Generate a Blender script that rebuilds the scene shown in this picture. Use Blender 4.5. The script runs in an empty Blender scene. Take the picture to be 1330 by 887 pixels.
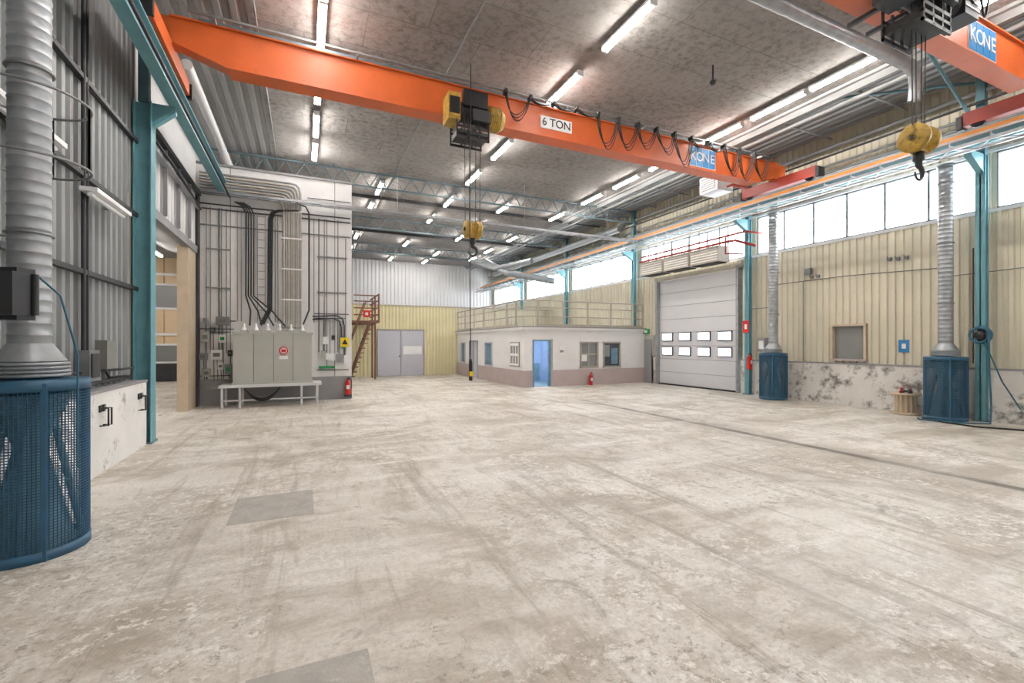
import bpy, math, random
from mathutils import Vector, Matrix, Euler
random.seed(4)
S=bpy.context.scene
COL=S.collection
# ---------------------------------------------------------------- materials
def srgb(r,g,b):
    f=lambda c:(c/255/12.92) if c/255<=0.04045 else ((c/255+0.055)/1.055)**2.4
    return (f(r),f(g),f(b),1)
def mat(name,c,rough=.6,metal=0,amt=.15,scale=3,bump=0,c2=None,emit=0,dirt=0,dirtcol=(60,55,50),d0=.56,d1=.68):
    m=bpy.data.materials.new(name); m.use_nodes=True
    nt=m.node_tree; N=nt.nodes; L=nt.links
    b=N['Principled BSDF']; b.inputs['Roughness'].default_value=rough; b.inputs['Metallic'].default_value=metal
    col=srgb(*c)
    if emit:
        b.inputs['Base Color'].default_value=col
        b.inputs['Emission Color'].default_value=col; b.inputs['Emission Strength'].default_value=emit
        return m
    tc=N.new('ShaderNodeTexCoord'); no=N.new('ShaderNodeTexNoise'); no.inputs['Scale'].default_value=scale; no.inputs['Detail'].default_value=6
    L.new(tc.outputs['Object'],no.inputs['Vector'])
    mr=N.new('ShaderNodeMapRange'); mr.inputs['From Min'].default_value=.3; mr.inputs['From Max'].default_value=.7
    L.new(no.outputs['Fac'],mr.inputs['Value'])
    mx=N.new('ShaderNodeMix'); mx.data_type='RGBA'
    c2l=srgb(*c2) if c2 else tuple(x*(1-amt) for x in col[:3])+(1,)
    mx.inputs[6].default_value=col; mx.inputs[7].default_value=c2l
    L.new(mr.outputs['Result'],mx.inputs[0])
    out=mx.outputs[2]
    if dirt:
        n2=N.new('ShaderNodeTexNoise'); n2.inputs['Scale'].default_value=scale*2.3; n2.inputs['Detail'].default_value=9; n2.inputs['Roughness'].default_value=.7
        L.new(tc.outputs['Object'],n2.inputs['Vector'])
        r2=N.new('ShaderNodeMapRange'); r2.inputs['From Min'].default_value=d0; r2.inputs['From Max'].default_value=d1; r2.inputs['To Max'].default_value=dirt
        L.new(n2.outputs['Fac'],r2.inputs['Value'])
        m2=N.new('ShaderNodeMix'); m2.data_type='RGBA'; m2.inputs[7].default_value=srgb(*dirtcol)
        L.new(out,m2.inputs[6]); L.new(r2.outputs['Result'],m2.inputs[0]); out=m2.outputs[2]
    L.new(out,b.inputs['Base Color'])
    if bump:
        bp=N.new('ShaderNodeBump'); bp.inputs['Strength'].default_value=bump; bp.inputs['Distance'].default_value=.02
        n3=N.new('ShaderNodeTexNoise'); n3.inputs['Scale'].default_value=scale*8; L.new(tc.outputs['Object'],n3.inputs['Vector'])
        L.new(n3.outputs['Fac'],bp.inputs['Height']); L.new(bp.outputs['Normal'],b.inputs['Normal'])
    return m
M={}
def defm(k,*a,**kw): M[k]=mat(k,*a,**kw)
defm('beige_sheet',(216,209,188),.5,amt=.14,scale=.8)
defm('yellow_sheet',(224,216,176),.5,amt=.12,scale=.8)
defm('grey_sheet',(146,149,149),.5,amt=.25,scale=.7)
defm('white_sheet',(214,214,214),.5,amt=.1,scale=.7)
defm('ceil_sheet',(150,150,149),.6,amt=.2,scale=.7)
defm('parapet',(230,228,224),.8,amt=.12,scale=1.5,bump=.3,dirt=.7,dirtcol=(84,78,74),d0=.57,d1=.7)
defm('parapet_stained',(226,222,216),.8,amt=.2,scale=1.1,bump=.3,dirt=.85,dirtcol=(74,66,60),d0=.5,d1=.64)
defm('plaster',(234,233,232),.75,amt=.05,scale=1.2,bump=.2,dirt=.14,dirtcol=(160,152,146))
defm('plinth',(150,149,150),.8,amt=.15,scale=2)
defm('brown_band',(184,169,166),.7,amt=.1,scale=2)
defm('teal',(112,166,176),.45,amt=.2,scale=3,dirt=.25,dirtcol=(70,104,112))
defm('teal_dark',(86,126,136),.5,amt=.2,scale=3)
defm('lattice_grey',(92,112,120),.5,amt=.2,scale=3)
defm('orange',(206,98,44),.45,amt=.15,scale=2,dirt=.15,dirtcol=(124,52,22))
defm('red_orange',(160,58,44),.45,amt=.2,scale=3)
defm('rail_orange',(216,136,52),.5,amt=.2)
defm('galv',(168,172,175),.4,.5,amt=.25,scale=6)
defm('steel',(140,142,142),.45,.5,amt=.2,scale=5)
defm('pipe_grey',(158,158,156),.5,amt=.15,scale=5)
defm('darksteel',(62,62,64),.5,.3,amt=.3,scale=5)
defm('black',(26,26,28),.45,amt=.2)
defm('rope',(70,66,62),.6,.4)
defm('blue_cage',(44,92,122),.45,amt=.25,scale=4)
defm('blue_inner',(110,146,166),.5,amt=.3,scale=4)
defm('cable_blue',(44,100,124),.5)
defm('yellow_paint',(196,160,66),.45,amt=.3,scale=6,dirt=.7,dirtcol=(90,70,34),d0=.5,d1=.62)
defm('red',(205,35,30),.35)
defm('white',(238,238,238),.5,amt=.03)
defm('window_frame',(150,156,160),.5,amt=.05)
defm('white_door',(212,213,216),.45,amt=.05,scale=1)
defm('lav_door',(192,194,204),.45,amt=.06,scale=1)
defm('transformer',(178,178,170),.5,amt=.08,scale=2)
defm('groove',(120,120,114),.6)
defm('rail_beige',(184,176,162),.5,amt=.2,scale=5)
defm('wood',(196,154,112),.6,amt=.25,scale=5)
defm('wood_dark',(116,78,60),.6,amt=.25,scale=5)
defm('wood_pale',(206,188,162),.6,amt=.15,scale=4)
defm('glass_dark',(70,76,84),.1,amt=.3,scale=2)
defm('glass_grey',(140,141,140),.15,amt=.2,scale=1)
defm('sign_blue',(50,130,190),.4)
defm('sign_green',(30,140,80),.4)
defm('sign_yellow',(240,205,30),.4)
defm('blue_wall',(140,168,205),.7)
defm('tan_wall',(226,200,164),.6,amt=.1,scale=1)
defm('slab_patch',(182,177,169),.7,amt=.25,scale=5,bump=.4,dirt=.6,dirtcol=(214,209,201))
M['tube']=mat('tube_glow',(254,249,244),emit=66)
M['pane_glow']=mat('door_pane_glow',(235,242,255),emit=1.6)  # door panes emit by themselves, standing in for daylight behind them
m=bpy.data.materials.new('clear_glass'); m.use_nodes=True; nt=m.node_tree; nt.nodes.clear()
o=nt.nodes.new('ShaderNodeOutputMaterial'); mxs=nt.nodes.new('ShaderNodeMixShader'); t=nt.nodes.new('ShaderNodeBsdfTransparent'); g=nt.nodes.new('ShaderNodeBsdfGlossy')
g.inputs['Roughness'].default_value=.05; mxs.inputs[0].default_value=.07
nt.links.new(t.outputs[0],mxs.inputs[1]); nt.links.new(g.outputs[0],mxs.inputs[2]); nt.links.new(mxs.outputs[0],o.inputs[0]); M['glass']=m

def floor_mat():
    m=bpy.data.materials.new('worn_concrete'); m.use_nodes=True; nt=m.node_tree; N=nt.nodes; L=nt.links
    b=N['Principled BSDF']; tc=N.new('ShaderNodeTexCoord')
    def noise(sc,det,rough=.6,dist=0,vec=None):
        n=N.new('ShaderNodeTexNoise'); n.inputs['Scale'].default_value=sc; n.inputs['Detail'].default_value=det
        n.inputs['Roughness'].default_value=rough; n.inputs['Distortion'].default_value=dist
        L.new(vec or tc.outputs['Object'],n.inputs['Vector']); return n.outputs['Fac']
    def off(x,y,sx=1,sy=1,rz=0):
        mp=N.new('ShaderNodeMapping'); mp.inputs['Location'].default_value=(x,y,0); mp.inputs['Scale'].default_value=(sx,sy,1); mp.inputs['Rotation'].default_value=(0,0,rz)
        L.new(tc.outputs['Object'],mp.inputs['Vector']); return mp.outputs[0]
    def rng(v,a,b_,c=0,d=1):
        r=N.new('ShaderNodeMapRange')
        for k,x in zip(('From Min','From Max','To Min','To Max'),(a,b_,c,d)): r.inputs[k].default_value=x
        L.new(v,r.inputs['Value']); return r.outputs['Result']
    def mix(f,a,b_):
        x=N.new('ShaderNodeMix'); x.data_type='RGBA'; L.new(f,x.inputs[0])
        for s,i in ((a,6),(b_,7)):
            if isinstance(s,tuple): x.inputs[i].default_value=s
            else: L.new(s,x.inputs[i])
        return x.outputs[2]
    def mul(a,b_):
        x=N.new('ShaderNodeMath'); x.operation='MULTIPLY'
        L.new(a,x.inputs[0])
        if isinstance(b_,float): x.inputs[1].default_value=b_
        else: L.new(b_,x.inputs[1])
        return x.outputs[0]
    c=mix(rng(noise(.3,5,.55,.6),.38,.62),srgb(224,219,210),srgb(202,195,184))
    c=mix(mul(rng(noise(.45,7,.64,1.4,off(7,2)),.48,.62),.85),c,srgb(166,155,139))
    c=mix(mul(rng(noise(1.3,9,.7,1.0,off(4,12)),.51,.66),.6),c,srgb(156,145,130))
    c=mix(mul(rng(noise(1.0,7,.62,.6,off(5,3,.25,1.6,.5)),.5,.66),.7),c,srgb(238,234,228))
    zone=rng(noise(.42,4,.55,1.0,off(1,4)),.43,.58)
    c=mix(mul(mul(rng(noise(3.4,14,.78,.3),.512,.53),zone),.6),c,srgb(178,169,155))
    zone2=rng(noise(.5,4,.55,1.5,off(9,9)),.45,.58)
    c=mix(mul(mul(rng(noise(11,13,.82,.2),.54,.56),zone2),.8),c,srgb(148,137,122))
    c=mix(mul(mul(rng(noise(9,13,.8,.2,off(3,3)),.53,.56),rng(noise(.6,3,.5,1,off(2,7)),.45,.6)),.8),c,srgb(242,239,233))
    # scuffs and tyre streaks
    c=mix(mul(rng(noise(1.2,11,.72,.8,off(0,0,1.8,.2,.75)),.54,.66),.65),c,srgb(142,131,116))
    c=mix(mul(rng(noise(1.2,11,.72,.8,off(3,8,1.8,.2,-.5)),.56,.68),.6),c,srgb(150,139,124))
    c=mix(mul(rng(noise(1.5,9,.7,2.2,off(8,1,.7,.7,.2)),.62,.68),.5),c,srgb(120,111,100))
    sp=N.new('ShaderNodeSeparateXYZ'); L.new(tc.outputs['Object'],sp.inputs[0])
    a=N.new('ShaderNodeMath'); a.operation='SUBTRACT'; L.new(sp.outputs['X'],a.inputs[0]); a.inputs[1].default_value=8.5
    ab=N.new('ShaderNodeMath'); ab.operation='ABSOLUTE'; L.new(a.outputs[0],ab.inputs[0])
    gn=rng(noise(1.2,5),.35,.55,.35,1); yl=rng(sp.outputs['Y'],12,13.5,1,0)
    c=mix(mul(mul(rng(ab.outputs[0],.05,.9,.6,0),gn),yl),c,srgb(146,134,118))
    c=mix(mul(mul(rng(ab.outputs[0],.07,.13,1,0),gn),yl),c,srgb(96,87,77))
    c=mix(rng(noise(26,8,.75),.45,.72,0,.5),c,srgb(144,134,121))
    c=mix(rng(noise(70,4,.7),.6,.75,0,.4),c,srgb(118,109,98))
    w=N.new('ShaderNodeTexBrick'); w.inputs['Scale'].default_value=1; w.inputs['Brick Width'].default_value=6.45; w.inputs['Row Height'].default_value=6.2; w.inputs['Mortar Size'].default_value=.005; w.offset=0
    L.new(off(1.2,1.5),w.inputs['Vector'])
    c=mix(mul(mul(w.outputs['Fac'],gn),.3),c,srgb(110,102,92))
    L.new(c,b.inputs['Base Color'])
    L.new(rng(noise(1.5,6),.3,.7,.36,.7),b.inputs['Roughness'])
    bp=N.new('ShaderNodeBump'); bp.inputs['Strength'].default_value=.2; bp.inputs['Distance'].default_value=.01
    L.new(noise(5,10,.7),bp.inputs['Height']); L.new(bp.outputs['Normal'],b.inputs['Normal'])
    return m
M['floor']=floor_mat()
def ceil_mat():
    m=bpy.data.materials.new('wood_wool_boards'); m.use_nodes=True; nt=m.node_tree; N=nt.nodes; L=nt.links
    b=N['Principled BSDF']; b.inputs['Roughness'].default_value=.95
    tc=N.new('ShaderNodeTexCoord')
    br=N.new('ShaderNodeTexBrick'); br.inputs['Scale'].default_value=1; br.inputs['Brick Width'].default_value=2.4; br.inputs['Row Height'].default_value=1.2
    br.inputs['Mortar Size'].default_value=.008; br.inputs['Color1'].default_value=srgb(148,144,141); br.inputs['Color2'].default_value=srgb(134,130,127); br.inputs['Mortar'].default_value=srgb(90,86,83)
    L.new(tc.outputs['Object'],br.inputs['Vector'])
    n=N.new('ShaderNodeTexNoise'); n.inputs['Scale'].default_value=6; n.inputs['Detail'].default_value=11; n.inputs['Roughness'].default_value=.82; L.new(tc.outputs['Object'],n.inputs['Vector'])
    r=N.new('ShaderNodeMapRange'); r.inputs['From Min'].default_value=.47; r.inputs['From Max'].default_value=.6; r.inputs['To Max'].default_value=.8; L.new(n.outputs['Fac'],r.inputs['Value'])
    x=N.new('ShaderNodeMix'); x.data_type='RGBA'; L.new(r.outputs[0],x.inputs[0]); L.new(br.outputs['Color'],x.inputs[6]); x.inputs[7].default_value=srgb(94,89,85)
    n2=N.new('ShaderNodeTexNoise'); n2.inputs['Scale'].default_value=.5; n2.inputs['Detail'].default_value=4; L.new(tc.outputs['Object'],n2.inputs['Vector'])
    r2=N.new('ShaderNodeMapRange'); r2.inputs['From Min'].default_value=.4; r2.inputs['From Max'].default_value=.65; r2.inputs['To Max'].default_value=.4; L.new(n2.outputs['Fac'],r2.inputs['Value'])
    x2=N.new('ShaderNodeMix'); x2.data_type='RGBA'; L.new(r2.outputs[0],x2.inputs[0]); L.new(x.outputs[2],x2.inputs[6]); x2.inputs[7].default_value=srgb(160,156,153)
    L.new(x2.outputs[2],b.inputs['Base Color'])
    return m
M['ceiling']=ceil_mat()

# ---------------------------------------------------------------- mesh builder
class B:
    def __init__(s,name): s.n=name; s.v=[]; s.f=[]; s.mi=[]; s.ms=[]; s.sm=[]
    def mat(s,k):
        if k not in s.ms: s.ms.append(k)
        return s.ms.index(k)
    def add(s,vs,fs,k,smooth=False):
        o=len(s.v); s.v+= [tuple(p) for p in vs]; i=s.mat(k)
        for f in fs: s.f.append(tuple(a+o for a in f)); s.mi.append(i); s.sm.append(smooth)
    def box(s,x0,x1,y0,y1,z0,z1,k):
        vs=[(x,y,z) for x in (x0,x1) for y in (y0,y1) for z in (z0,z1)]
        s.add(vs,[(0,1,3,2),(4,6,7,5),(0,4,5,1),(2,3,7,6),(0,2,6,4),(1,5,7,3)],k); return s
    def obox(s,c,size,k,rot=(0,0,0)):
        R=Euler(rot).to_matrix(); vs=[]
        for x in (-.5,.5):
            for y in (-.5,.5):
                for z in (-.5,.5): vs.append(Vector(c)+R@Vector((x*size[0],y*size[1],z*size[2])))
        s.add(vs,[(0,1,3,2),(4,6,7,5),(0,4,5,1),(2,3,7,6),(0,2,6,4),(1,5,7,3)],k); return s
    def tube(s,pts,r,k,n=8,cap=True):
        pts=[Vector(p) for p in pts]; rings=[]; up=None
        for i,p in enumerate(pts):
            t=(pts[min(i+1,len(pts)-1)]-pts[max(i-1,0)]).normalized()
            if up is None: up=t.orthogonal().normalized()
            else:
                up=up-t*up.dot(t)
                up=up.normalized() if up.length>1e-5 else t.orthogonal().normalized()
            w=t.cross(up); rr=r[i] if isinstance(r,(list,tuple)) else r
            rings.append([p+rr*(math.cos(a*2*math.pi/n)*up+math.sin(a*2*math.pi/n)*w) for a in range(n)])
        vs=[q for R in rings for q in R]; fs=[]
        for i in range(len(rings)-1):
            for a in range(n): fs.append((i*n+a,i*n+(a+1)%n,(i+1)*n+(a+1)%n,(i+1)*n+a))
        s.add(vs,fs,k,True)
        if cap:
            s.add(rings[0],[tuple(range(n))[::-1]],k); s.add(rings[-1],[tuple(range(n))],k)
        return s
    def lathe(s,c,prof,k,n=32,axis='z'):
        vs=[];fs=[]
        for (r,z) in prof:
            for a in range(n):
                t=a*2*math.pi/n
                p=(r*math.cos(t),r*math.sin(t),z)
                if axis=='x': p=(z,p[0],p[1])
                if axis=='y': p=(p[0],z,p[1])
                vs.append((c[0]+p[0],c[1]+p[1],c[2]+p[2]))
        for i in range(len(prof)-1):
            for a in range(n): fs.append((i*n+a,i*n+(a+1)%n,(i+1)*n+(a+1)%n,(i+1)*n+a))
        s.add(vs,fs,k,True); return s
    def ring(s,c,R,r,k,n=32,axis='z'):
        pts=[]
        for a in range(n+1):
            t=a*2*math.pi/n; p=(R*math.cos(t),R*math.sin(t),0)
            if axis=='x': p=(0,p[0],p[1])
            if axis=='y': p=(p[0],0,p[1])
            pts.append((c[0]+p[0],c[1]+p[1],c[2]+p[2]))
        return s.tube(pts,r,k,6,False)
    def corr(s,axis,a0,a1,z0,z1,pos,depth,pitch,k,ext=None):
        fr=[(0,0),(.4,0),(.5,1),(.9,1)]
        def val(a):
            t=(a/pitch)%1
            if t<.4: return 0
            if t<.5: return (t-.4)/.1
            if t<.9: return 1
            return 1-(t-.9)/.1
        kk=math.floor(a0/pitch)-1; A=[a0]
        while kk*pitch<a1:
            for f,_ in fr:
                a=(kk+f)*pitch
                if a0+1e-4<a<a1-1e-4: A.append(a)
            kk+=1
        A.append(a1); vs=[]
        for a in A:
            d=pos+depth*val(a)
            for z in (z0,z1):
                vs.append((a,d,z) if axis=='x' else (d,a,z) if axis=='y' else (a,z,d))
        s.add(vs,[(2*i,2*i+2,2*i+3,2*i+1) for i in range(len(A)-1)],k); return s
    def make(s,origin=True):
        me=bpy.data.meshes.new(s.n)
        off=Vector((0,0,0))
        if origin:
            xs=[p[0] for p in s.v]; ys=[p[1] for p in s.v]; zs=[p[2] for p in s.v]
            off=Vector(((min(xs)+max(xs))/2,(min(ys)+max(ys))/2,min(zs)))
        me.from_pydata([Vector(p)-off for p in s.v],[],s.f)
        for k in s.ms: me.materials.append(M[k])
        me.polygons.foreach_set('material_index',s.mi); me.polygons.foreach_set('use_smooth',s.sm); me.update()
        ob=bpy.data.objects.new(s.n,me); ob.location=off; COL.objects.link(ob); s.ob=ob
        return ob
def cells(a0,a1,z0,z1,ops):
    A=sorted({a0,a1,*[min(max(o[i],a0),a1) for o in ops for i in (0,1)]}); Z=sorted({z0,z1,*[min(max(o[i],z0),z1) for o in ops for i in (2,3)]})
    out=[]
    for i in range(len(A)-1):
        for j in range(len(Z)-1):
            ca=(A[i]+A[i+1])/2; cz=(Z[j]+Z[j+1])/2
            if not any(o[0]<ca<o[1] and o[2]<cz<o[3] for o in ops): out.append((A[i],A[i+1],Z[j],Z[j+1]))
    return out
def child(ob,par):
    ob.parent=par; ob.matrix_parent_inverse=Matrix.Translation(par.location).inverted()
def text(name,body,loc,size,k,par,rot=(math.pi/2,0,0)):
    c=bpy.data.curves.new(name,'FONT'); c.body=body; c.size=size; c.extrude=.004; c.align_x='CENTER'; c.align_y='CENTER'
    ob=bpy.data.objects.new(name,c); ob.location=loc; ob.rotation_euler=rot; c.materials.append(M[k]); COL.objects.link(ob); child(ob,par); return ob

YB,YF,H=-6,38,8.65
# ---------------------------------------------------------------- shell
b=B('floor'); b.box(-16,16,YB-.2,38.2,-.2,0,'floor'); b.make(False)
b=B('ceiling'); b.box(-3.6,15.8,YB-.2,38.2,H+.02,H+.25,'ceil_sheet'); b.box(-1.0,12.7,YB,38,H-.02,H+.02,'ceiling')
b.corr('c',-3.1,-1.0,YB,38,H-.02,-.06,.3,'ceil_sheet'); b.corr('c',12.7,15.4,YB,38,H-.02,-.06,.3,'ceil_sheet'); b.make(False)

door=(12.3,16.7,0,4.8); smallw=(8.0,9.0,1.36,2.5)
wins=[(y0,y1,5.2,6.6) for y0,y1 in ((-4,5.2),(5.52,11.65),(11.97,18.1),(18.5,24.6),(25.0,31.1),(31.5,37.5))]
b=B('wall_right')
for c in cells(YB,YF,0,H,[door,smallw]+wins): b.box(15.47,15.7,c[0],c[1],c[2],c[3],'beige_sheet')
for c in cells(YB,YF,1.27,H,[door,smallw]+wins): b.corr('y',c[0],c[1],c[2],c[3],15.42,-.045,.2,'beige_sheet')
for a0,a1 in ((YB,12.2),(16.8,18.0)):
    b.box(15.2,15.5,a0,a1,0,1.25,'parapet_stained'); b.box(15.18,15.5,a0,a1,1.25,1.29,'plinth')
b.box(15.36,15.5,YB,YF,5.12,5.2,'white'); b.box(15.36,15.5,YB,YF,6.6,6.68,'white')
b.make(False)
for i,w in enumerate(wins):
    b=B('window_%d'%(i+1)); n=max(1,round((w[1]-w[0])/.95)); 
    for j in range(n+1):
        y=w[0]+(w[1]-w[0])*j/n; b.box(15.42,15.5,max(w[0],y-.03),min(w[1],y+.03),w[2],w[3],'window_frame')
    b.box(15.42,15.5,w[0],w[1],w[2],w[2]+.05,'window_frame'); b.box(15.42,15.5,w[0],w[1],w[3]-.05,w[3],'window_frame')
    b.box(15.455,15.465,w[0],w[1],w[2]+.05,w[3]-.05,'glass'); b.make()
    l=bpy.data.lights.new('portal','AREA'); l.shape='RECTANGLE'; l.size=1.4; l.size_y=w[1]-w[0]; l.cycles.is_portal=True
    o=bpy.data.objects.new('window_portal',l); o.location=(15.72,(w[0]+w[1])/2,5.9); o.rotation_euler=(0,math.pi/2,0); COL.objects.link(o)
b=B('window_7'); b.box(15.3,15.45,8,9,1.36,1.42,'brown_band'); b.box(15.3,15.45,8,9,2.44,2.5,'wood_pale'); b.box(15.3,15.45,8,8.06,1.42,2.44,'wood_pale'); b.box(15.3,15.45,8.94,9,1.42,2.44,'wood_pale')
b.box(15.44,15.48,8.06,8.94,1.42,2.44,'glass_grey'); b.make()
b=B('door_1'); 
for i in range(8):
    b.box(15.28,15.34,12.35,16.65,.0+i*.6+.01,.6+i*.6-.01,'white_door'); b.box(15.31,15.35,12.35,16.65,i*.6-.02 if i else 0,i*.6+.02,'plinth')
for r in (1.55,2.2):
    for j in range(4):
        yc=12.98+j*1.05; b.box(15.24,15.29,yc-.34,yc+.34,r-.2,r+.2,'darksteel'); b.box(15.225,15.245,yc-.3,yc+.3,r-.16,r+.16,'pane_glow')
for y in (12.25,16.65): b.box(15.1,15.35,y,y+.1,0,4.9,'galv')
b.box(15.1,15.35,12.2,16.8,4.8,4.98,'rail_beige'); b.box(15.2,15.3,12.35,16.65,0,.06,'black'); b.make()
b=B('door_2'); b.box(15.2,15.4,17.0,17.95,0,2.3,'transformer'); b.box(15.16,15.2,17.1,17.85,0,2.1,'grey_sheet'); b.box(15.12,15.16,17.7,17.78,1,1.06,'black'); b.make()

b=B('wall_left')
b.box(-3.3,-3.05,YB,10.9,0,H,'grey_sheet')
b.corr('y',YB,11.0,1.2,H,-3.0,.05,.24,'grey_sheet')
b.box(-3.1,-2.7,YB,10.65,0,1.18,'parapet'); b.box(-3.1,-2.68,YB,10.65,1.18,1.22,'plinth')
b.box(-3.15,-3.0,10.9,16.65,4.65,H,'white_sheet'); b.corr('y',11.0,16.6,4.8,6.6,-2.98,.04,.3,'white_sheet'); b.box(-3.1,-2.9,10.9,16.6,4.6,4.8,'plinth')
b.box(-3.2,-2.95,15.3,16.66,0,4.65,'wood_pale'); b.box(-2.96,-2.9,16.3,16.65,0,6.4,'darksteel'); b.box(-3.15,-3.0,16.65,38,0,H,'white_sheet')
b.box(-3.3,-2.97,10.65,11.3,0,4.7,'wood_pale')
for z in (2.9,4.3,5.7): b.box(-2.95,-2.87,YB,10.9,z,z+.07,'darksteel')
b.make(False)
b=B('wall_back'); b.box(-3.2,15.6,38,38.2,0,H,'white_sheet'); b.corr('x',-3,15.4,0,H,37.97,-.05,.3,'white_sheet'); b.make(False)
b=B('wall_front'); b.box(-3.3,15.6,YB-.2,YB,0,H,'white_sheet'); b.make(False)

b=B('wall_transformer_room'); b.box(-3.0,1.5,16.65,27,0,7.45,'plaster'); b.box(-3.0,1.505,16.62,16.65,0,.78,'plinth'); b.box(-3.0,1.53,16.6,16.67,7.4,7.47,'plinth')
for x in (-2.1,.95): b.box(x-.012,x+.012,16.635,16.65,.78,7.4,'plinth')
b.make(False)
ddoor=(3.8,6.55,0,2.72)
b=B('wall_partition')
for c in cells(1.5,8.6,0,4.1,[ddoor]): b.box(c[0],c[1],27.05,27.2,c[2],c[3],'yellow_sheet'); b.corr('x',c[0],c[1],c[2],c[3],27.03,-.045,.2,'yellow_sheet')
b.box(8.6,15.36,27.05,27.2,0,4.1,'beige_sheet'); b.corr('x',8.6,15.36,2.6,4.1,27.03,-.045,.2,'beige_sheet')
b.box(1.5,15.36,26.95,27.2,4.1,4.16,'rail_beige'); b.box(1.5,15.36,27.2,38,4.0,4.1,'plinth'); b.make(False)
b=B('door_3')
b.box(3.85,5.15,26.98,27.08,.02,2.66,'lav_door'); b.box(5.18,6.5,26.98,27.08,.02,2.66,'lav_door'); b.box(3.8,3.85,26.94,27.1,0,2.72,'plinth'); b.box(6.5,6.55,26.94,27.1,0,2.72,'plinth'); b.box(3.8,6.55,26.94,27.1,2.66,2.72,'plinth')
b.box(5.3,6.4,26.95,26.98,1.25,1.75,'white'); b.box(5.05,5.1,26.93,26.98,1.1,1.2,'black'); b.make()

b=B('wall_annex'); b.box(-12,-3.0,28,28.2,0,6.3,'tan_wall'); b.box(-12.2,-12,8,28,0,6.3,'white_sheet'); b.box(-12,-3.3,8,8.2,0,6.3,'white_sheet'); b.box(-12,-3.15,8,28.2,6.2,6.4,'ceil_sheet')
b.box(-12,-3.1,27.9,28,0,.9,'darksteel'); 
for i in range(12): b.box(-12+i*.8,-11.96+i*.8,27.96,28,.9,6.2,'wood')
for z in (2.3,3.6,4.2,5.3): b.box(-12,-3.1,27.94,28,z,z+.12,'white')
b.box(-7,-5.4,27.92,27.99,3.6,4.9,'white'); b.box(-6.9,-5.5,27.9,27.93,3.7,4.8,'glass_grey')
b.box(-6.8,-5.6,27.85,27.99,.9,1.9,'white'); b.box(-6.7,-5.7,27.83,27.86,1.0,1.8,'glass_grey')
b.make(False)

# office
XO=8.6; YO=17.6; HO=2.5
b=B('wall_office')
opB=[(9.05,9.9,0,2.0),(11.44,12.45,.78,1.98),(12.71,13.73,.78,1.98)]
for c in cells(XO,15.2,0,HO,opB):
    b.box(c[0],c[1],YO,YO+.15,c[2],c[3],'plaster')
for c in cells(XO,15.2,0,.72,opB): b.box(c[0]-.0,c[1],YO-.015,YO,c[2],c[3],'brown_band')
opA=[(23.3,24.7,0,2.05),(21.2,22.2,.75,1.97),(25.4,26.2,.75,1.97)]
for c in cells(YO+.15,27,0,HO,opA): b.box(XO,XO+.15,c[0],c[1],c[2],c[3],'plaster')
for c in cells(YO-.015,27,0,.72,opA): b.box(XO-.015,XO,c[0],c[1],c[2],c[3],'brown_band')
b.box(XO-.12,15.2,YO-.12,27,HO,HO+.1,'plaster'); b.box(XO-.14,15.2,YO-.14,27,HO+.1,HO+.14,'plinth')
b.box(XO+.15,15.2,20.5,20.6,0,HO,'blue_wall'); b.box(11.0,11.1,YO+.15,20.5,0,HO,'blue_wall'); b.box(XO+.15,XO+.17,YO+.15,20.5,0,HO,'blue_wall')
b.box(9.7,10.5,20.4,20.5,0,2.0,'lav_door'); b.box(XO+.2,11,YO+.2,20.4,.0,.01,'blue_inner'); b.box(XO+.2,10.9,20.47,20.5,0,.9,'blue_inner')
b.box(9.93,10.02,YO-.02,YO,0,2.1,'rail_beige')
b.make(False)
b=B('door_4')
for x in (9.02,9.87): b.box(x,x+.06,YO-.03,YO+.17,0,2.04,'blue_inner')
b.box(9.02,9.93,YO-.03,YO+.17,2.0,2.06,'blue_inner'); b.obox((9.12,YO+.6,1.0),(.04,.8,1.96),'lav_door',(0,0,.05)); b.make()
for i,(x0,x1,z0,z1) in enumerate(opB[1:]):
    b=B('window_%d'%(8+i)); 
    for x in (x0,x1-.07): b.box(x,x+.07,YO-.04,YO+.1,z0,z1,'rail_beige')
    b.box(x0,x1,YO-.04,YO+.1,z0,z0+.07,'rail_beige'); b.box(x0,x1,YO-.04,YO+.1,z1-.07,z1,'rail_beige')
    b.box(x0+.07,x1-.07,YO+.04,YO+.06,z0+.07,z1-.07,'glass_dark' if i else 'glass_grey')
    if i==0: b.box((x0+x1)/2-.02,(x0+x1)/2+.02,YO+.02,YO+.07,z0+.07,z1-.07,'rail_beige'); b.box(x0+.07,x1-.07,YO+.015,YO+.045,z0+.6,z0+.65,'rail_beige'); b.box(x0+.1,x0+.4,YO+.01,YO+.03,z0+.3,z0+.6,'white')
    if i==1: b.box(x0+.5,x1-.15,YO+.015,YO+.035,z0+.15,z1-.3,'blue_inner'); b.box(x0+.12,x0+.4,YO+.015,YO+.035,z0+.5,z1-.15,'glass_grey')
    b.make()
for i,(y0,y1,z0,z1) in enumerate(opA[1:]):
    b=B('window_%d'%(10+i))
    for y in (y0,y1-.07): b.box(XO-.04,XO+.1,y,y+.07,z0,z1,'lav_door')
    b.box(XO-.04,XO+.1,y0,y1,z0,z0+.07,'lav_door'); b.box(XO-.04,XO+.1,y0,y1,z1-.07,z1,'lav_door'); b.box(XO+.04,XO+.06,y0,y1,z0,z1,'blue_inner'); b.make()
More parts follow.
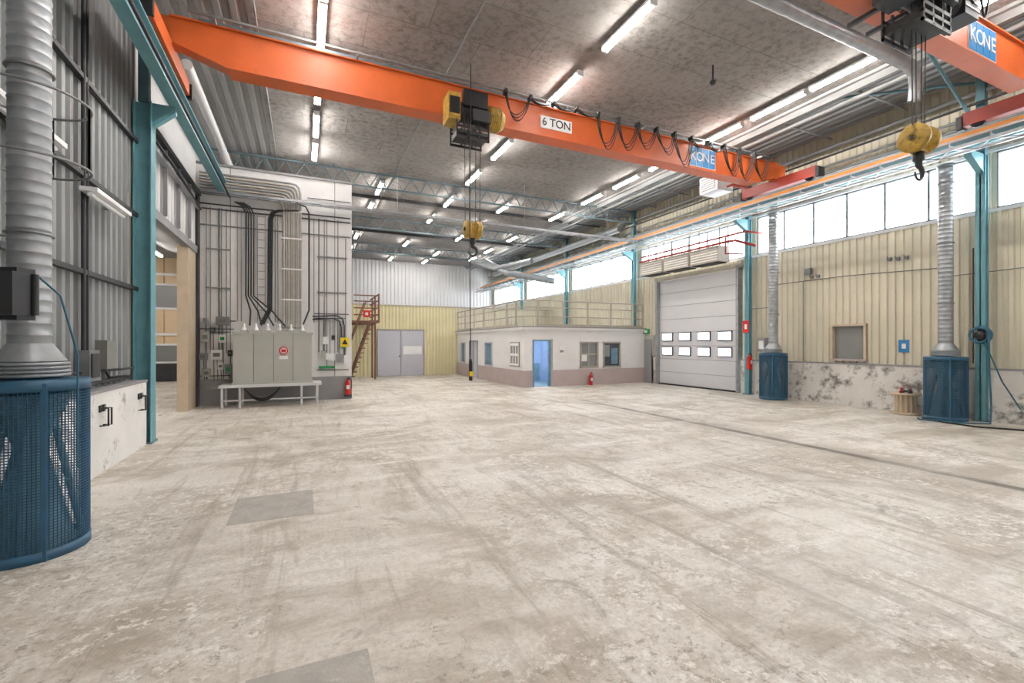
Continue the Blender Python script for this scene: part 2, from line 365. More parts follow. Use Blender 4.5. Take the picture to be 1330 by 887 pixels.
b=B('door_5'); b.box(XO+.02,XO+.1,23.35,24.65,0,2.02,'lav_door'); b.box(XO-.03,XO+.1,23.3,23.37,0,2.05,'plinth'); b.box(XO-.03,XO+.1,24.63,24.7,0,2.05,'plinth'); b.box(XO-.03,XO+.1,23.3,24.7,2.0,2.06,'plinth'); b.box(XO-.03,XO,23.98,24.02,0,2,'plinth'); b.make()
b=B('notice_board'); b.box(XO-.04,XO-.001,18.0,19.0,.86,1.97,'rail_beige'); b.box(XO-.05,XO-.035,18.06,18.94,.92,1.91,'white'); 
for i in range(6): b.box(XO-.056,XO-.05,18.1+.28*(i%3),18.3+.28*(i%3),1.0+.45*(i//3),1.35+.45*(i//3),'plinth')
b.make()
b=B('wall_sign'); b.box(10.35,10.6,YO-.02,YO,1.45,1.8,'white'); b.box(10.38,10.57,YO-.025,YO-.02,1.5,1.6,'plinth'); b.make()

b=B('mezzanine_railing'); zb=HO+.14; zt=3.8
pA=[(XO,y,0) for y in (26.9,25.4,23.9,22.4,20.9,19.4,18.4)]
pB=[(x,YO+.05,0) for x in (9.3,10.6,11.9,13.2,14.5,15.1)]
path=[(XO,26.9),(XO,18.2),(XO+.1,17.85),(XO+.35,17.65),(XO+.7,17.65),(15.1,17.65)]
for z in (zt,zb+.45,zb+.85): b.tube([(x,y,z) for x,y in path],.032 if z==zt else .024,'rail_beige',8)
for p in pA: b.box(p[0]-.035,p[0]+.035,p[1]-.035,p[1]+.035,zb,zt,'rail_beige')
for p in pB: b.box(p[0]-.035,p[0]+.035,17.62,17.68,zb,zt,'rail_beige')
b.box(XO-.02,XO+.01,18.2,26.9,zb,zb+.12,'rail_beige'); b.box(XO+.7,15.1,17.64,17.66,zb,zb+.12,'rail_beige'); b.make()
b=B('steel_staircase')
for y in (23.6,24.4): b.tube([(2.0,y,0),(3.05,y,3.0)],.06,'wood_dark',4); b.tube([(1.75,y,1.0),(2.8,y,4.0)],.03,'wood_dark',6)
for i in range(1,13):
    b.box(1.93+i*.083,2.2+i*.083,23.6,24.4,i*.235,i*.235+.04,'wood_dark')
b.box(2.2,3.45,24.4,26.95,2.95,3.07,'wood_dark'); b.box(3.0,3.45,23.6,24.4,2.95,3.07,'wood_dark')
for z in (3.4,3.75,4.1,4.4): b.box(3.4,3.44,23.6,26.9,z-.06,z,'wood_dark'); b.box(2.3,3.44,24.4,24.44,z-.06,z,'wood_dark')
for y in (23.6,24.9,26.0): b.box(3.38,3.46,y,y+.08,0 if y>23.7 else 2.95,4.4,'wood_dark')
b.make()

# ---------------------------------------------------------------- columns
def column(x,y,z1,side,w=.16,d=.15):
    b=B('steel_column'); s=side
    b.box(x-d,x-d+.02,y-w,y+w,0,z1,'teal'); b.box(x+d-.02,x+d,y-w,y+w,0,z1,'teal'); b.box(x-d,x+d,y-.012,y+.012,0,z1,'teal')
    b.box(x-d-.04,x+d+.02,y-w-.05,y+w+.05,0,.03,'teal_dark')
    xb=x-s*d; q=.07; e=.36 if s<0 else .62
    b.add([(xb,y-q,z1-.45),(xb,y+q,z1-.45),(xb-s*e,y-q,z1-.12),(xb-s*e,y+q,z1-.12),(xb-s*e,y-q,z1),(xb-s*e,y+q,z1),(xb,y-q,z1),(xb,y+q,z1)],[(0,1,3,2),(2,3,5,4),(4,5,7,6),(0,2,4,6),(1,7,5,3),(0,6,7,1)],'teal')
    b.box(x-.08,x+.08,y-.08,y+.08,z1,H-.08,'teal_dark')
    b.make()
for y in (-1.1,5.36,11.81,18.3,24.8,31.3): column(15.1,y,6.5,1,.095,.08)
for y in (-1.1,10.85): column(-2.78,y,6.5,-1,.15,.14)
def runway(x,y1=37.5,hw=.12):
    b=B('crane_runway'); b.box(x-hw,x+hw,YB+.1,y1,6.5,6.53,'teal'); b.box(x-hw,x+hw,YB+.1,y1,6.87,6.9,'teal'); b.box(x-.012,x+.012,YB+.1,y1,6.53,6.87,'teal_dark')
    b.box(x-.035,x+.035,YB+.1,y1,6.9,6.965,'steel'); return b
b=runway(-2.28,16.5,.1); b.tube([(-2.1,YB+.2,6.45),(-2.1,16.5,6.45)],.03,'black',6); b.make()
b=runway(14.35)
b.box(14.1,14.13,YB+.1,37.5,6.7,6.84,'rail_orange')
for x in (13.65,14.1):
    b.box(x-.03,x+.03,YB+.1,37.5,6.36,6.42,'galv')
    b.box(x-.015,x+.015,YB+.1,37.5,6.56,6.59,'galv')
y=YB+.2
while y<37:
    b.tube([(13.65,y,6.39),(14.1,y+.35,6.39)],.018,'galv',4,False); b.tube([(14.1,y+.35,6.39),(13.65,y+.7,6.39)],.018,'galv',4,False)
    b.box(13.64,13.66,y-.01,y+.01,6.4,6.58,'galv'); b.box(13.64,14.35,y-.015,y+.015,6.48,6.5,'galv')
    y+=.7
b.make()

# ---------------------------------------------------------------- cranes
def crane(yf,nm,signx,ton=False,festoon=None,th=.28):
    b=B(nm); x0,x1=-2.2,14.1; y0,y1=yf,yf+th
    b.add([(x0,y0,7.35),(x0+.9,y0,7.07),(x1-.9,y0,7.07),(x1,y0,7.35),(x1,y0,7.78),(x0,y0,7.78),(x0,y1,7.35),(x0+.9,y1,7.07),(x1-.9,y1,7.07),(x1,y1,7.35),(x1,y1,7.78),(x0,y1,7.78)],
      [(0,1,2,3,4,5),(11,10,9,8,7,6),(0,6,7,1),(1,7,8,2),(2,8,9,3),(3,9,10,4),(4,10,11,5),(5,11,6,0)],'orange')
    b.box(x0,x1,y0-.05,y1+.05,7.78,7.81,'orange'); b.box(x0+.9,x1-.9,y0-.07,y1+.07,7.04,7.07,'orange')
    for x in (-2.28,14.35):
        b.box(x-.11,x+.11,yf-1.2,yf+1.4,7.05,7.36,'orange' if x<0 else 'red_orange')
        for yy in (yf-.95,yf+1.15): b.lathe((x,yy,7.12),[(0,-.05),(.15,-.05),(.15,.05),(0,.05)],'darksteel',20,'x')
        b.box(x-.15,x+.15,yf-1.3,yf-1.2,7.0,7.3,'black'); b.box(x-.15,x+.15,yf+1.4,yf+1.5,7.0,7.3,'black')
        b.box(x-.25,x+.25,y0+.02,y1-.02,7.3,7.8,'orange')
    yl=yf+.75
    for z in (7.9,8.3): b.box(x0+.3,x1-.3,yl-.02,yl+.02,z-.025,z+.025,'lattice_grey')
    x=x0+.3
    while x<x1-.8:
        b.tube([(x,yl,7.9),(x+.3,yl,8.3)],.016,'lattice_grey',4,False); b.tube([(x+.3,yl,8.3),(x+.6,yl,7.9)],.016,'lattice_grey',4,False); x+=.6
    for x in (-1,2,5,8,11,13): b.box(x-.03,x+.03,y1-.1,yl,7.8,7.92,'lattice_grey')
    if festoon:
        b.box(x0+.3,x1-.3,yf-.2,yf-.16,7.84,7.88,'steel')
        for x in (-1.5,1,3.5,6,8.5,11,13.2): b.box(x-.02,x+.02,yf-.2,yf+.05,7.8,7.86,'steel')
        x=festoon[0]; n=14; w=(festoon[1]-festoon[0])/n
        for i in range(n):
            dep=.4+.4*random.random(); sk=random.uniform(-.25,.25)
            if 4.9<x+w/2<6.6: dep=.12
            if 10<x+w/2<11.5: dep=.22
            for dy in (0,.05,.1):
                pts=[(x+w*(t/10+sk*math.sin(math.pi*t/10)*.5),yf-.18-dy,7.84-(dep+dy*(2 if dep>.3 else .4))*(1-(2*t/10-1)**2)**.8) for t in range(11)]
                b.tube(pts,.013,'black',5,False)
            b.box(x-.03,x+.03,yf-.29,yf-.13,7.76,7.86,'black'); x+=w
    sx=signx
    b.box(sx,sx+1.04,yf-.012,yf,7.14,7.72,'white')
    for i in range(4): b.box(sx+.02+i*.255,sx+.255+i*.255,yf-.018,yf-.01,7.16,7.70,'sign_blue')
    if ton: b.box(5.35,6.25,yf-.012,yf,7.28,7.58,'white')
    ob=b.make()
    for i,ch in enumerate('KONE'): text('letter_%d'%i,ch,(sx+.137+i*.255,yf-.022,7.43),.38,'white',ob)
    if ton: text('load_text','6 TON',(5.8,yf-.018,7.43),.28,'black',ob)
    return ob
crane(10.0,'overhead_crane',10.3,True,(4.3,13.4)); crane(4.0,'overhead_crane',10.75,False,None,.2)

def hoist(x,y,hz,pend=None,big=0):
    b=B('crane_hoist')
    b.box(x-.35-big,x+.35+big,y-.22,y+.2,6.95,7.03,'darksteel')
    for dx in (-.25,.25):
        b.box(x+dx-.03,x+dx+.03,y-.25,y-.2,6.6,7.3,'darksteel'); b.box(x+dx-.03,x+dx+.03,y+.2,y+.75,6.9,6.96,'darksteel')
        b.lathe((x+dx,y+.33,7.12),[(0,-.05),(.08,-.05),(.08,.05),(0,.05)],'darksteel',16,'y')
    b.lathe((x,y-.05,6.95),[(0,-.35),(.2,-.35),(.23,-.33),(.23,-.3),(.19,-.28)]+[(.19+.012*(i%2),-.27+i*.02) for i in range(26)]+[(.23,.27),(.23,.3),(0,.3)],'darksteel',24,'x')
    mk='darksteel' if big else 'yellow_paint'
    b.lathe((x+.5,y-.05,6.95),[(0,-.2),(.22,-.2),(.26,-.14),(.26,.1),(.18,.22),(0,.24)],mk,24,'x')
    for i in range(6): b.ring((x+.37+i*.045,y-.05,6.95),.262,.012,mk,24,'x')
    b.box(x-.62-big,x-.36,y-.3,y+.15,6.68,7.25,mk); b.box(x-.6,x-.38,y-.32,y-.3,6.8,7.15,'black')
    b.box(x-.3,x+.25,y-.35,y-.22,7.0,7.35,'black'); b.box(x-.1,x+.3,y-.38,y-.3,6.7,6.95,'darksteel')
    if big:
        b.box(x-.9,x+1.2,y-.35,y+.25,7.1,7.45,'darksteel'); b.box(x-1.0,x-.7,y-.3,y+.2,6.9,7.5,'black'); b.box(x+.7,x+1.1,y-.3,y+.1,6.75,7.2,'darksteel')
        for i in range(6): b.tube([(x-.9+i*.35+.3*t/8,y-.4,7.2-(.3+.1*(i%3))*(1-(t/4-1)**2)) for t in range(9)],.016,'black',5)
        for zz in (6.85,6.95,7.05): b.box(x+.69,x+1.11,y-.31,y-.3,zz,zz+.03,'steel')
    for z in (6.3,6.42,6.54): 
        b.box(x-.45,x+.3,y-.3,y-.27,z,z+.05,'darksteel'); b.box(x-.45,x+.3,y+.17,y+.2,z,z+.05,'darksteel')
    for dx in (-.45,-.2,.05,.27): b.box(x+dx,x+dx+.03,y-.3,y-.27,6.3,6.75,'darksteel'); b.box(x+dx,x+dx+.03,y+.17,y+.2,6.3,6.75,'darksteel')
    b.box(x-.42,x+.28,y-.27,y+.17,6.38,6.5,'black')
    for dx in (-.17,-.07,.07,.17): b.tube([(x+dx*1.1,y-.05,6.8),(x+dx,y-.05,hz+.15)],.009,'rope',5)
    for dx in (-.13,.13):
        b.lathe((x+dx,y-.05,hz),[(0,-.05),(.17,-.05),(.2,-.03),(.2,.03),(.17,.05),(0,.05)],'yellow_paint',24,'x')
        b.lathe((x+dx,y-.05,hz),[(.05,-.06),(.05,.06)],'darksteel',12,'x'); b.ring((x+dx,y-.05,hz),.14,.012,'darksteel',20,'x')
    b.obox((x,y-.05,hz-.02),(.2,.14,.34),'yellow_paint'); b.box(x-.2,x+.2,y-.07,y-.03,hz-.03,hz+.03,'darksteel'); b.lathe((x,y-.05,hz-.3),[(0,.14),(.07,.12),(.07,0),(.045,-.02),(.045,-.08)],'darksteel',12)
    pts=[(x+.1*math.sin(t),y-.05,hz-.48+.1*math.cos(t)) for t in [k*math.pi/8 for k in range(0,13)]]
    b.tube([(x,y-.05,hz-.34)]+pts,[.04]+[.04-.0025*k for k in range(len(pts))],'darksteel',8)
    if pend:
        px=pend; b.tube([(px,y-.35,6.7),(px-.02,y-.35,4),(px,y-.35,1.55)],.01,'black',6)
        b.lathe((px,y-.35,1.1),[(0,0),(.035,.0),(.04,.04),(.04,.4),(.02,.47),(0,.48)],'black',12); b.box(px-.042,px+.042,y-.395,y-.385,1.2,1.3,'sign_yellow')
        b.box(px-.01,px+.01,y-.36,y-.34,6.7,7.9,'darksteel')
    b.make()
hoist(3.4,9.6,4.42,3.25); hoist(8.1,3.6,4.85,None,.15)

# ---------------------------------------------------------------- roof trusses
for y in (-1.1,18.3,24.8,31.3):
    b=B('roof_truss'); 
    for z in (7.95,8.5): b.box(-2.9,15.3,y-.035,y+.035,z-.03,z+.03,'lattice_grey')
    x=-2.9
    while x<15.2:
        b.tube([(x,y,7.95),(x+.325,y,8.5)],.018,'lattice_grey',5,False); b.tube([(x+.325,y,8.5),(x+.65,y,7.95)],.018,'lattice_grey',5,False); x+=.65
    for x in (1,6.6,11): b.box(x-.03,x+.03,y-.03,y+.03,8.5,H,'teal_dark')
    b.make()
for y in (28,34.5,21.5):
    b=B('roof_beam'); b.box(-2.9,15.3,y-.05,y+.05,8.5,8.63,'darksteel'); b.make()
b=B('roof_bracing')
for (p,q) in (((12.6,5.4,8.5),(15.0,5.4,7.2)),((12.9,3.0,8.5),(15.0,5.3,8.3)),((12.9,7.6,8.5),(15.0,5.45,8.3))): b.tube([p,q],.035,'teal_dark',6)
b.make()

tube_me=None
def lamp(x,y,z=8.42):
    global tube_me
    if tube_me is None:
        b=B('fluorescent_light'); b.box(-.08,.08,-.8,.8,.05,.11,'white'); 
        for dx in (-.04,.04): b.tube([(dx,-.75,.015),(dx,.75,.015)],.026,'tube',8)
        b.box(-.08,.08,-.8,-.76,-.02,.06,'white'); b.box(-.08,.08,.76,.8,-.02,.06,'white')
        for yy in (-.5,.5): b.box(-.008,.008,yy-.008,yy+.008,.1,.21,'steel')
        ob=b.make(False); tube_me=ob.data
    else:
        ob=bpy.data.objects.new('fluorescent_light',tube_me); COL.objects.link(ob)
    ob.location=(x,y,z)
for y in (-4,-2.2,2,4.3,6.8,8.6,10.2,12.7,14.9,16.9): lamp(.33,y)
for y in (-4,-.1,3.6,7.6,10.15,14.2,17.0,20.3,23.5,30,35.8): lamp(6.1,y)
for y in (-4,-.1,1.6,3.5,6.7,8.4,10.3,12.7,14.9,17.3,20.4,26,30,33.3): lamp(11.9,y)
for y in (19.8,22.7,29,33): lamp(2.9,y)
for y in (20.2,23.8,27,32.5,36): lamp(8.8,y)
for y in (13,18,21.5,25): lamp(-6,y,5.9)  # annex ceiling lamps, extra ones added to brighten the hall beyond the opening
for y in (11,17,23): lamp(-9,y,5.9)
lamp(9.9,19,2.28)
for (y,z) in ((6.7,4.3),(9.0,4.05)):
    b=B('wall_light'); b.box(-2.86,-2.66,y-.7,y+.7,z,z+.06,'white'); b.tube([(-2.76,y-.65,z-.03),(-2.76,y+.65,z-.03)],.03,'white',8); b.box(-2.95,-2.86,y-.4,y-.36,z,z+.04,'steel'); b.box(-2.95,-2.86,y+.36,y+.4,z,z+.04,'steel'); b.make()

# ---------------------------------------------------------------- fume cages with ducts
def cage_mesh():
    n=92; rows=56; r=.4; z0=.06; z1=1.5; vs=[];fs=[]
    for j in range(rows+1):
        for i in range(n):
            t=i*2*math.pi/n; vs.append((r*math.cos(t),r*math.sin(t),z0+(z1-z0)*j/rows))
    for j in range(rows):
        for i in range(n): fs.append((j*n+i,j*n+(i+1)%n,(j+1)*n+(i+1)%n,(j+1)*n+i))
    me=bpy.data.meshes.new('perforated_screen'); me.from_pydata(vs,[],fs); me.materials.append(M['blue_cage']); return me
CM=cage_mesh()
def cage(x,y,top,arcdir,elbow=False):
    b=B('ventilation_fan_unit')
    for z in (0.0,1.48): b.lathe((x,y,z),[(.385,0),(.415,0),(.415,.09),(.385,.09),(.385,0)],'blue_cage',48)
    b.lathe((x,y,1.57),[(.415,0),(.2,.012),(.16,.02)],'blue_cage',48)
    for k in range(4):
        t=k*math.pi/2+.6; b.box(x+.4*math.cos(t)-.02,x+.4*math.cos(t)+.02,y+.4*math.sin(t)-.02,y+.4*math.sin(t)+.02,0,1.55,'blue_cage')
    b.lathe((x,y,0),[(.34,.05),(.3,.1),(.12,.9),(.12,1.0),(.3,1.45)],'blue_inner',24)
    for k in range(4):
        t=k*math.pi/2+.2; b.tube([(x+.36*math.cos(t),y+.36*math.sin(t),.05),(x+.1*math.cos(t),y+.1*math.sin(t),1.5)],.03,'blue_inner',6)
    for k in range(4): b.ring((x,y,1.61+k*.035),.26-.002*k,.017,'galv',40)
    b.lathe((x,y,1.74),[(.25,0),(.15,.16)],'galv',32)
    pr=[]; z=1.88
    while z<top:
        pr+= [(.145,z),(.145,z+.085),(.151,z+.092),(.151,z+.1)]; z+=.107
    b.lathe((x,y,0),pr,'galv',32)
    if elbow: b.tube([(x,y,top-.05),(x-.02,y,top+.1),(x-.1,y,top+.25),(x-.25,y,top+.33),(x-.55,y,top+.35)],.148,'galv',24)
    else: b.lathe((x,y,top),[(.15,0),(.17,.01),(.17,.06),(0,.07)],'galv',32)
    for z in (2.9,4.4,5.9):
        if z<top: b.ring((x,y,z),.16,.012,'steel',24); b.tube([(x,y+.16,z),(x+arcdir*.55,y+.16,z)],.012,'steel',5)
    ob=b.make()
    s=bpy.data.objects.new('perforated_screen',CM); s.location=(x,y,0); COL.objects.link(s); w=s.modifiers.new('w','WIREFRAME'); w.thickness=.011; w.use_even_offset=False
    child(s,ob)
cage(-2.29,5.64,5.8,-1,True); cage(14.6,5.85,6.3,1); cage(14.6,10.45,6.3,1)
b=B('duct_guard_ring')
for z in (3.55,4.15): 
    b.ring((-2.29,5.64,z),.42,.012,'steel',40); 
    for dx,dy in ((.42,0),(0,.42)): b.box(-2.29+dx-.008,-2.29+dx+.008,5.64+dy-.008,5.64+dy+.008,3.55,4.15,'steel')
    b.tube([(-2.6,5.9,z),(-3.0,5.9,z)],.015,'steel',6)
b.make()
b=B('hose_reel_cabinet'); b.obox((-2.1,4.82,2.28),(.32,.14,.4),'black',(0,0,-.4)); b.obox((-2.08,4.77,2.28),(.26,.14,.33),'darksteel',(0,0,-.4)); b.tube([(-1.92,4.8,2.12),(-1.92,4.8,2.44)],.025,'black',10); b.tube([(-2.2,4.95,2.1),(-2.35,5.1,1.9),(-2.35,5.2,1.7)],.02,'black',6); b.box(-2.35,-2.2,4.95,5.05,2.2,2.3,'steel'); b.tube([(-2.3,5.0,2.25),(-2.35,5.45,2.25)],.025,'black',6)
b.tube([(-1.91,4.85,2.42),(-1.86,5.05,2.3),(-1.8,5.2,1.8),(-1.82,5.25,1.2),(-1.84,5.3,.8)],.008,'cable_blue',6); b.make()

b=B('electrical_box'); b.box(-2.95,-2.78,8.4,8.75,1.35,1.8,'steel'); b.box(-2.78,-2.76,8.44,8.71,1.4,1.75,'darksteel'); b.box(-2.95,-2.8,9.1,9.5,1.5,1.95,'groove'); b.tube([(-2.88,8.5,1.8),(-2.88,8.5,8.2)],.03,'darksteel',8); b.tube([(-2.88,8.62,1.8),(-2.88,8.62,8.2)],.02,'black',8)
b.tube([(-2.9,9.3,1.5),(-2.9,9.5,1.35),(-2.9,10.3,1.32)],.02,'black',6); b.tube([(-2.88,7.0,1.5),(-2.88,10.6,1.45)],.018,'darksteel',6)
b.tube([(-2.86,7.2,1.35),(-2.86,8.0,1.3),(-2.86,10.4,1.3)],.03,'black',6); b.box(-2.95,-2.8,7.6,7.9,1.25,1.45,'darksteel'); b.make()
b=B('wall_bracket'); 
for y in (8.5,8.62,10.2,10.32): b.tube([(-2.7,y,.95),(-2.6,y,.95),(-2.6,y,.7),(-2.7,y,.7)],.012,'black',6); b.box(-2.7,-2.68,y-.04,y+.04,.9,1.0,'black')
b.make()
b=B('sliding_door_track'); b.box(-2.9,-2.8,11.1,16.25,6.3,6.42,'darksteel'); b.box(-2.9,-2.78,11.1,16.25,5.9,5.95,'galv')
for y in (11.5,12.7,13.9,15.1): b.box(-2.92,-2.84,y,y+.05,4.8,6.3,'plinth')
b.tube([(-2.8,11.1,6.1),(-2.75,13,6.0),(-2.8,16.2,5.9)],.03,'black',6); b.make()

# ---------------------------------------------------------------- transformer area
b=B('power_transformer')
y0,y1=15.55,16.2
b.box(-1.9,.22,y0,y1,.72,2.2,'transformer')
for x in (-1.37,-.84,-.31): b.box(x-.008,x+.008,y0-.006,y0,.72,2.2,'groove')
b.box(-1.93,.25,y0-.03,y1+.03,2.18,2.24,'transformer'); b.box(-1.93,.25,y0-.03,y1+.03,.68,.74,'transformer')
for i in range(6):
    x=-1.65+i*.32; b.box(x-.1,x+.1,15.75,16.0,2.24,2.3,'transformer'); b.lathe((x,15.87,2.3),[(.07,0),(.03,.12),(.03,.2),(0,.2)],'white',12)
b.lathe((-.57,y0-.01,1.68),[(0,-.012),(.13,-.012),(.13,.0)],'white',24,'y'); b.ring((-.57,y0-.02,1.68),.11,.018,'red',24,'y'); b.box(-.63,-.51,y0-.03,y0-.02,1.64,1.72,'red'); b.box(-.69,-.45,y0-.015,y0,1.42,1.52,'white')
b.make()
b=B('support_bench'); b.box(-2.25,.5,15.45,16.3,.6,.68,'white_sheet')
for x in (-2.2,-1.75,-.1,.35):
    for y in (15.5,16.2): b.box(x,x+.06,y,y+.06,0,.6,'white_sheet')
b.box(-2.2,.4,15.5,15.53,.2,.24,'white_sheet'); b.make()
b=B('cable_coil'); 
for k in range(4): b.tube([(-1.6+.95*t/12-.0,15.42+.02*k-.05,.58-(.3+.03*k)*(1-(2*t/12-1)**2)) for t in range(13)],.022,'black',6)
b.make()
b=B('power_cables')
for i in range(4):
    x=-1.66+i*.07; b.tube([(-1.5+i*.32,15.9,2.45),(-1.5+i*.2,16.1,2.9),(x,16.45,3.4),(x,16.5,5.4),(x+.0,16.5,6.0),(x-.1,16.45,6.2),(x-.3,16.42,6.3)],.024,'black',6)
for i in range(3):
    x=-1.05+i*.05; b.tube([(x+.8,16.5,6.25),(x+.3,16.48,6.2),(x+.1,16.48,6.1),(x+.02,16.5,5.9),(x,16.5,3.0),(x-.2,16.2,2.5)],.024,'black',6)
for x in (.15,): b.tube([(x-.4,16.45,6.5),(x-.1,16.47,6.4),(x,16.5,6.2),(x,16.5,3),(x-.2,16.2,2.45)],.025,'black',6)
b.tube([(.25,16.55,2.7),(.9,16.55,2.75),(1.1,16.55,2.65),(1.15,16.55,2.45),(1.15,16.55,1.9)],.02,'black',6); b.tube([(.25,16.55,2.8),(1.0,16.55,2.85),(1.2,16.55,2.75),(1.25,16.55,2.5),(1.25,16.55,1.4)],.02,'black',6)
b.make()
b=B('cable_ladder')
for x in (-1.36,-1.15): b.box(x,x+.02,16.57,16.62,2.6,6.1,'pipe_grey')
for i in range(14): b.box(-1.36,-1.15,16.58,16.6,2.7+i*.25,2.72+i*.25,'pipe_grey')
b.make()
b=B('conduit_bundle')
for i in range(8):
    x=-.6+i*.07; zt=6.5+i*.09
    b.tube([(x,16.2,2.4),(x,16.5,2.7),(x,16.54,3.0),(x,16.54,zt-.3),(x-.04,16.54,zt-.12),(x-.12,16.54,zt-.03),(x-.3,16.54,zt),(-2.9,16.54,zt)],.035,'pipe_grey' if i%2 else 'rail_beige',8)
for z in (3.3,4.3,5.3,6.2): b.box(-.68,-.05,16.5,16.64,z,z+.05,'white')
b.make()
b=B('wall_conduits')
for z in (6.2,6.05,5.55): b.tube([(-2.9,16.6,z),(1.45,16.6,z)],.022,'darksteel' if z>6 else 'steel',6)
for x,k in ((-2.72,'pipe_grey'),(-2.62,'steel'),(-2.4,'darksteel'),(-2.33,'steel'),(-2.2,'steel'),(-1.9,'pipe_grey'),(-1.8,'pipe_grey'),(-.85,'steel'),(-.77,'pipe_grey'),(.3,'pipe_grey'),(.45,'darksteel'),(.62,'steel'),(.7,'steel'),(1.05,'steel'),(1.3,'steel')): b.tube([(x,16.6,6.1 if x<1.2 else 5.5),(x,16.6,1.6 if x<-1.92 or x>.35 else 2.6)],.016,k,6)
for z in (3.6,4.8): b.box(-2.75,-2.1,16.58,16.65,z,z+.04,'steel'); b.box(.4,1.35,16.58,16.65,z,z+.04,'steel')
for z,x0,x1 in ((2.9,.3,1.4),(2.75,.3,1.3),(2.35,-2.9,-2.0),(1.0,.4,1.4),(2.25,-2.9,-2.1),(.9,-2.9,-2.1),(2.6,-2.1,-1.95),(6.75,.1,1.45)): b.tube([(x0,16.6,z),(x1,16.6,z)],.014,'darksteel',6)
b.make()
b=B('meter_panel')
for (x,z,w,h,k) in ((-2.75,2.1,.22,.3,'transformer'),(-2.3,2.6,.35,.25,'steel'),(-2.8,1.5,.2,.2,'plinth'),(-2.45,1.55,.3,.3,'white'),(-2.15,1.1,.18,.3,'steel'),(-2.75,2.6,.12,.15,'plinth'),(-2.35,1.2,.15,.2,'white'),(-2.72,1.0,.2,.25,'transformer'),(-2.3,2.05,.18,.25,'white'),(-2.55,2.3,.12,.18,'darksteel'),(-2.1,1.6,.12,.18,'darksteel')):
    b.box(x-w/2,x+w/2,16.5,16.65,z-h/2,z+h/2,k); b.box(x-w*.3,x+w*.3,16.49,16.5,z-h*.2,z+h*.2,'sign_green' if .16<w<.19 else 'groove'); b.tube([(x,16.6,z-h/2),(x+.02,16.6,.8)],.01,'darksteel',5)
b.make()
b=B('meter_panel')
for (x,z,w,h,k) in ((.65,2.0,.16,.25,'white'),(.8,1.45,.3,.22,'white'),(1.2,1.8,.1,.12,'sign_green'),(1.1,1.4,.2,.25,'plinth'),(.6,1.55,.14,.2,'transformer'),(1.3,1.35,.12,.3,'white'),(.7,1.1,.5,.08,'sign_green'),(.9,2.1,.1,.15,'darksteel')):
    b.box(x-w/2,x+w/2,16.52,16.65,z-h/2,z+h/2,k); b.tube([(x,16.6,z+h/2),(x,16.6,2.7)],.01,'darksteel',5)
b.make()
b=B('warning_sign'); b.box(1.13,1.4,16.5,16.515,1.78,2.1,'sign_yellow'); b.add([(1.17,16.495,1.87),(1.36,16.495,1.87),(1.265,16.495,2.05)],[(0,1,2)],'black'); b.box(1.25,1.28,16.515,16.65,1.9,1.94,'steel'); b.make()
def ext(x,y,z=0.0):
    b=B('fire_extinguisher'); b.lathe((x,y,z),[(0,0),(.085,0),(.09,.03),(.09,.4),(.07,.46),(.03,.5),(.03,.54),(0,.54)],'red',20); b.box(x-.02,x+.07,y-.015,y+.015,z+.54,z+.58,'black'); b.tube([(x+.03,y,z+.54),(x+.12,y,z+.5),(x+.12,y,z+.2)],.012,'black',6); b.box(x-.05,x+.05,y-.092,y-.088,z+.2,z+.33,'white'); b.make()
ext(1.36,16.5,.15); ext(11.9,17.4,0); ext(14.9,11.6,.95)
b=B('extinguisher_bracket'); b.box(1.24,1.48,16.42,16.6,.1,.149,'darksteel'); b.make()
def sgn(nm,x0,x1,y0,y1,z0,z1,k):
    b=B(nm); b.box(x0,x1,y0,y1,z0,z1,k)
    if x1-x0<.05: b.box(x0-.003,x0,y0+(y1-y0)*.3,y1-(y1-y0)*.3,z0+(z1-z0)*.3,z1-(z1-z0)*.3,'white')
    else: b.box(x0+(x1-x0)*.3,x1-(x1-x0)*.3,y0-.003,y0,z0+(z1-z0)*.3,z1-(z1-z0)*.3,'white')
    b.make()
sgn('fire_sign',2.75,3.1,24.38,24.4,3.25,3.6,'red'); sgn('fire_sign',14.99,15.01,11.7,11.95,2.3,2.75,'red')
sgn('mandatory_sign',15.36,15.375,6.95,7.2,1.65,2.0,'sign_blue'); sgn('exit_sign',15.1,15.12,17.15,17.7,2.35,2.6,'sign_green')

b=B('cable_tray')
for y in (16.2,16.45): b.box(-2.88,13.6,y-.015,y+.015,6.45,6.53,'galv')
x=-2.8
while x<13.6: b.box(x-.012,x+.012,16.2,16.45,6.45,6.47,'galv'); x+=.3
b.tube([(-2.88,16.32,6.5),(13.6,16.32,6.5)],.025,'black',6)
for x in (3,8,12): b.tube([(x,16.32,6.5),(x,16.32,8.6)],.01,'steel',5)
b.make()

b=B('air_curtain')
for i in range(3):
    ya=12.5+i*1.5; b.box(14.35,14.95,ya,ya+1.4,5.05,5.65,'rail_beige')
    for k in range(5): b.box(14.33,14.36,ya+.05,ya+1.35,5.12+k*.1,5.15+k*.1,'white')
    b.box(14.4,14.9,ya+.1,ya+1.3,5.02,5.05,'darksteel')
    for yy in (ya+.2,ya+1.2): b.box(14.63,14.67,yy-.02,yy+.02,5.65,6.4,'steel')
b.tube([(15.1,11.5,5.5),(14.65,12.0,5.75),(14.65,12.5,5.78),(14.65,17.3,5.78)],.05,'red_orange',8); b.tube([(15.3,11.4,5.95),(14.5,11.45,5.95),(14.5,17,5.95)],.04,'red_orange',8); b.tube([(14.5,12.3,5.95),(14.5,12.3,5.3),(15.2,12.1,5.3)],.035,'red_orange',8)
b.make()
b=B('heater_unit'); b.box(13.6,14.4,11.9,12.7,7.5,8.1,'white_sheet'); b.box(13.58,13.6,11.98,12.62,7.57,8.03,'plinth')
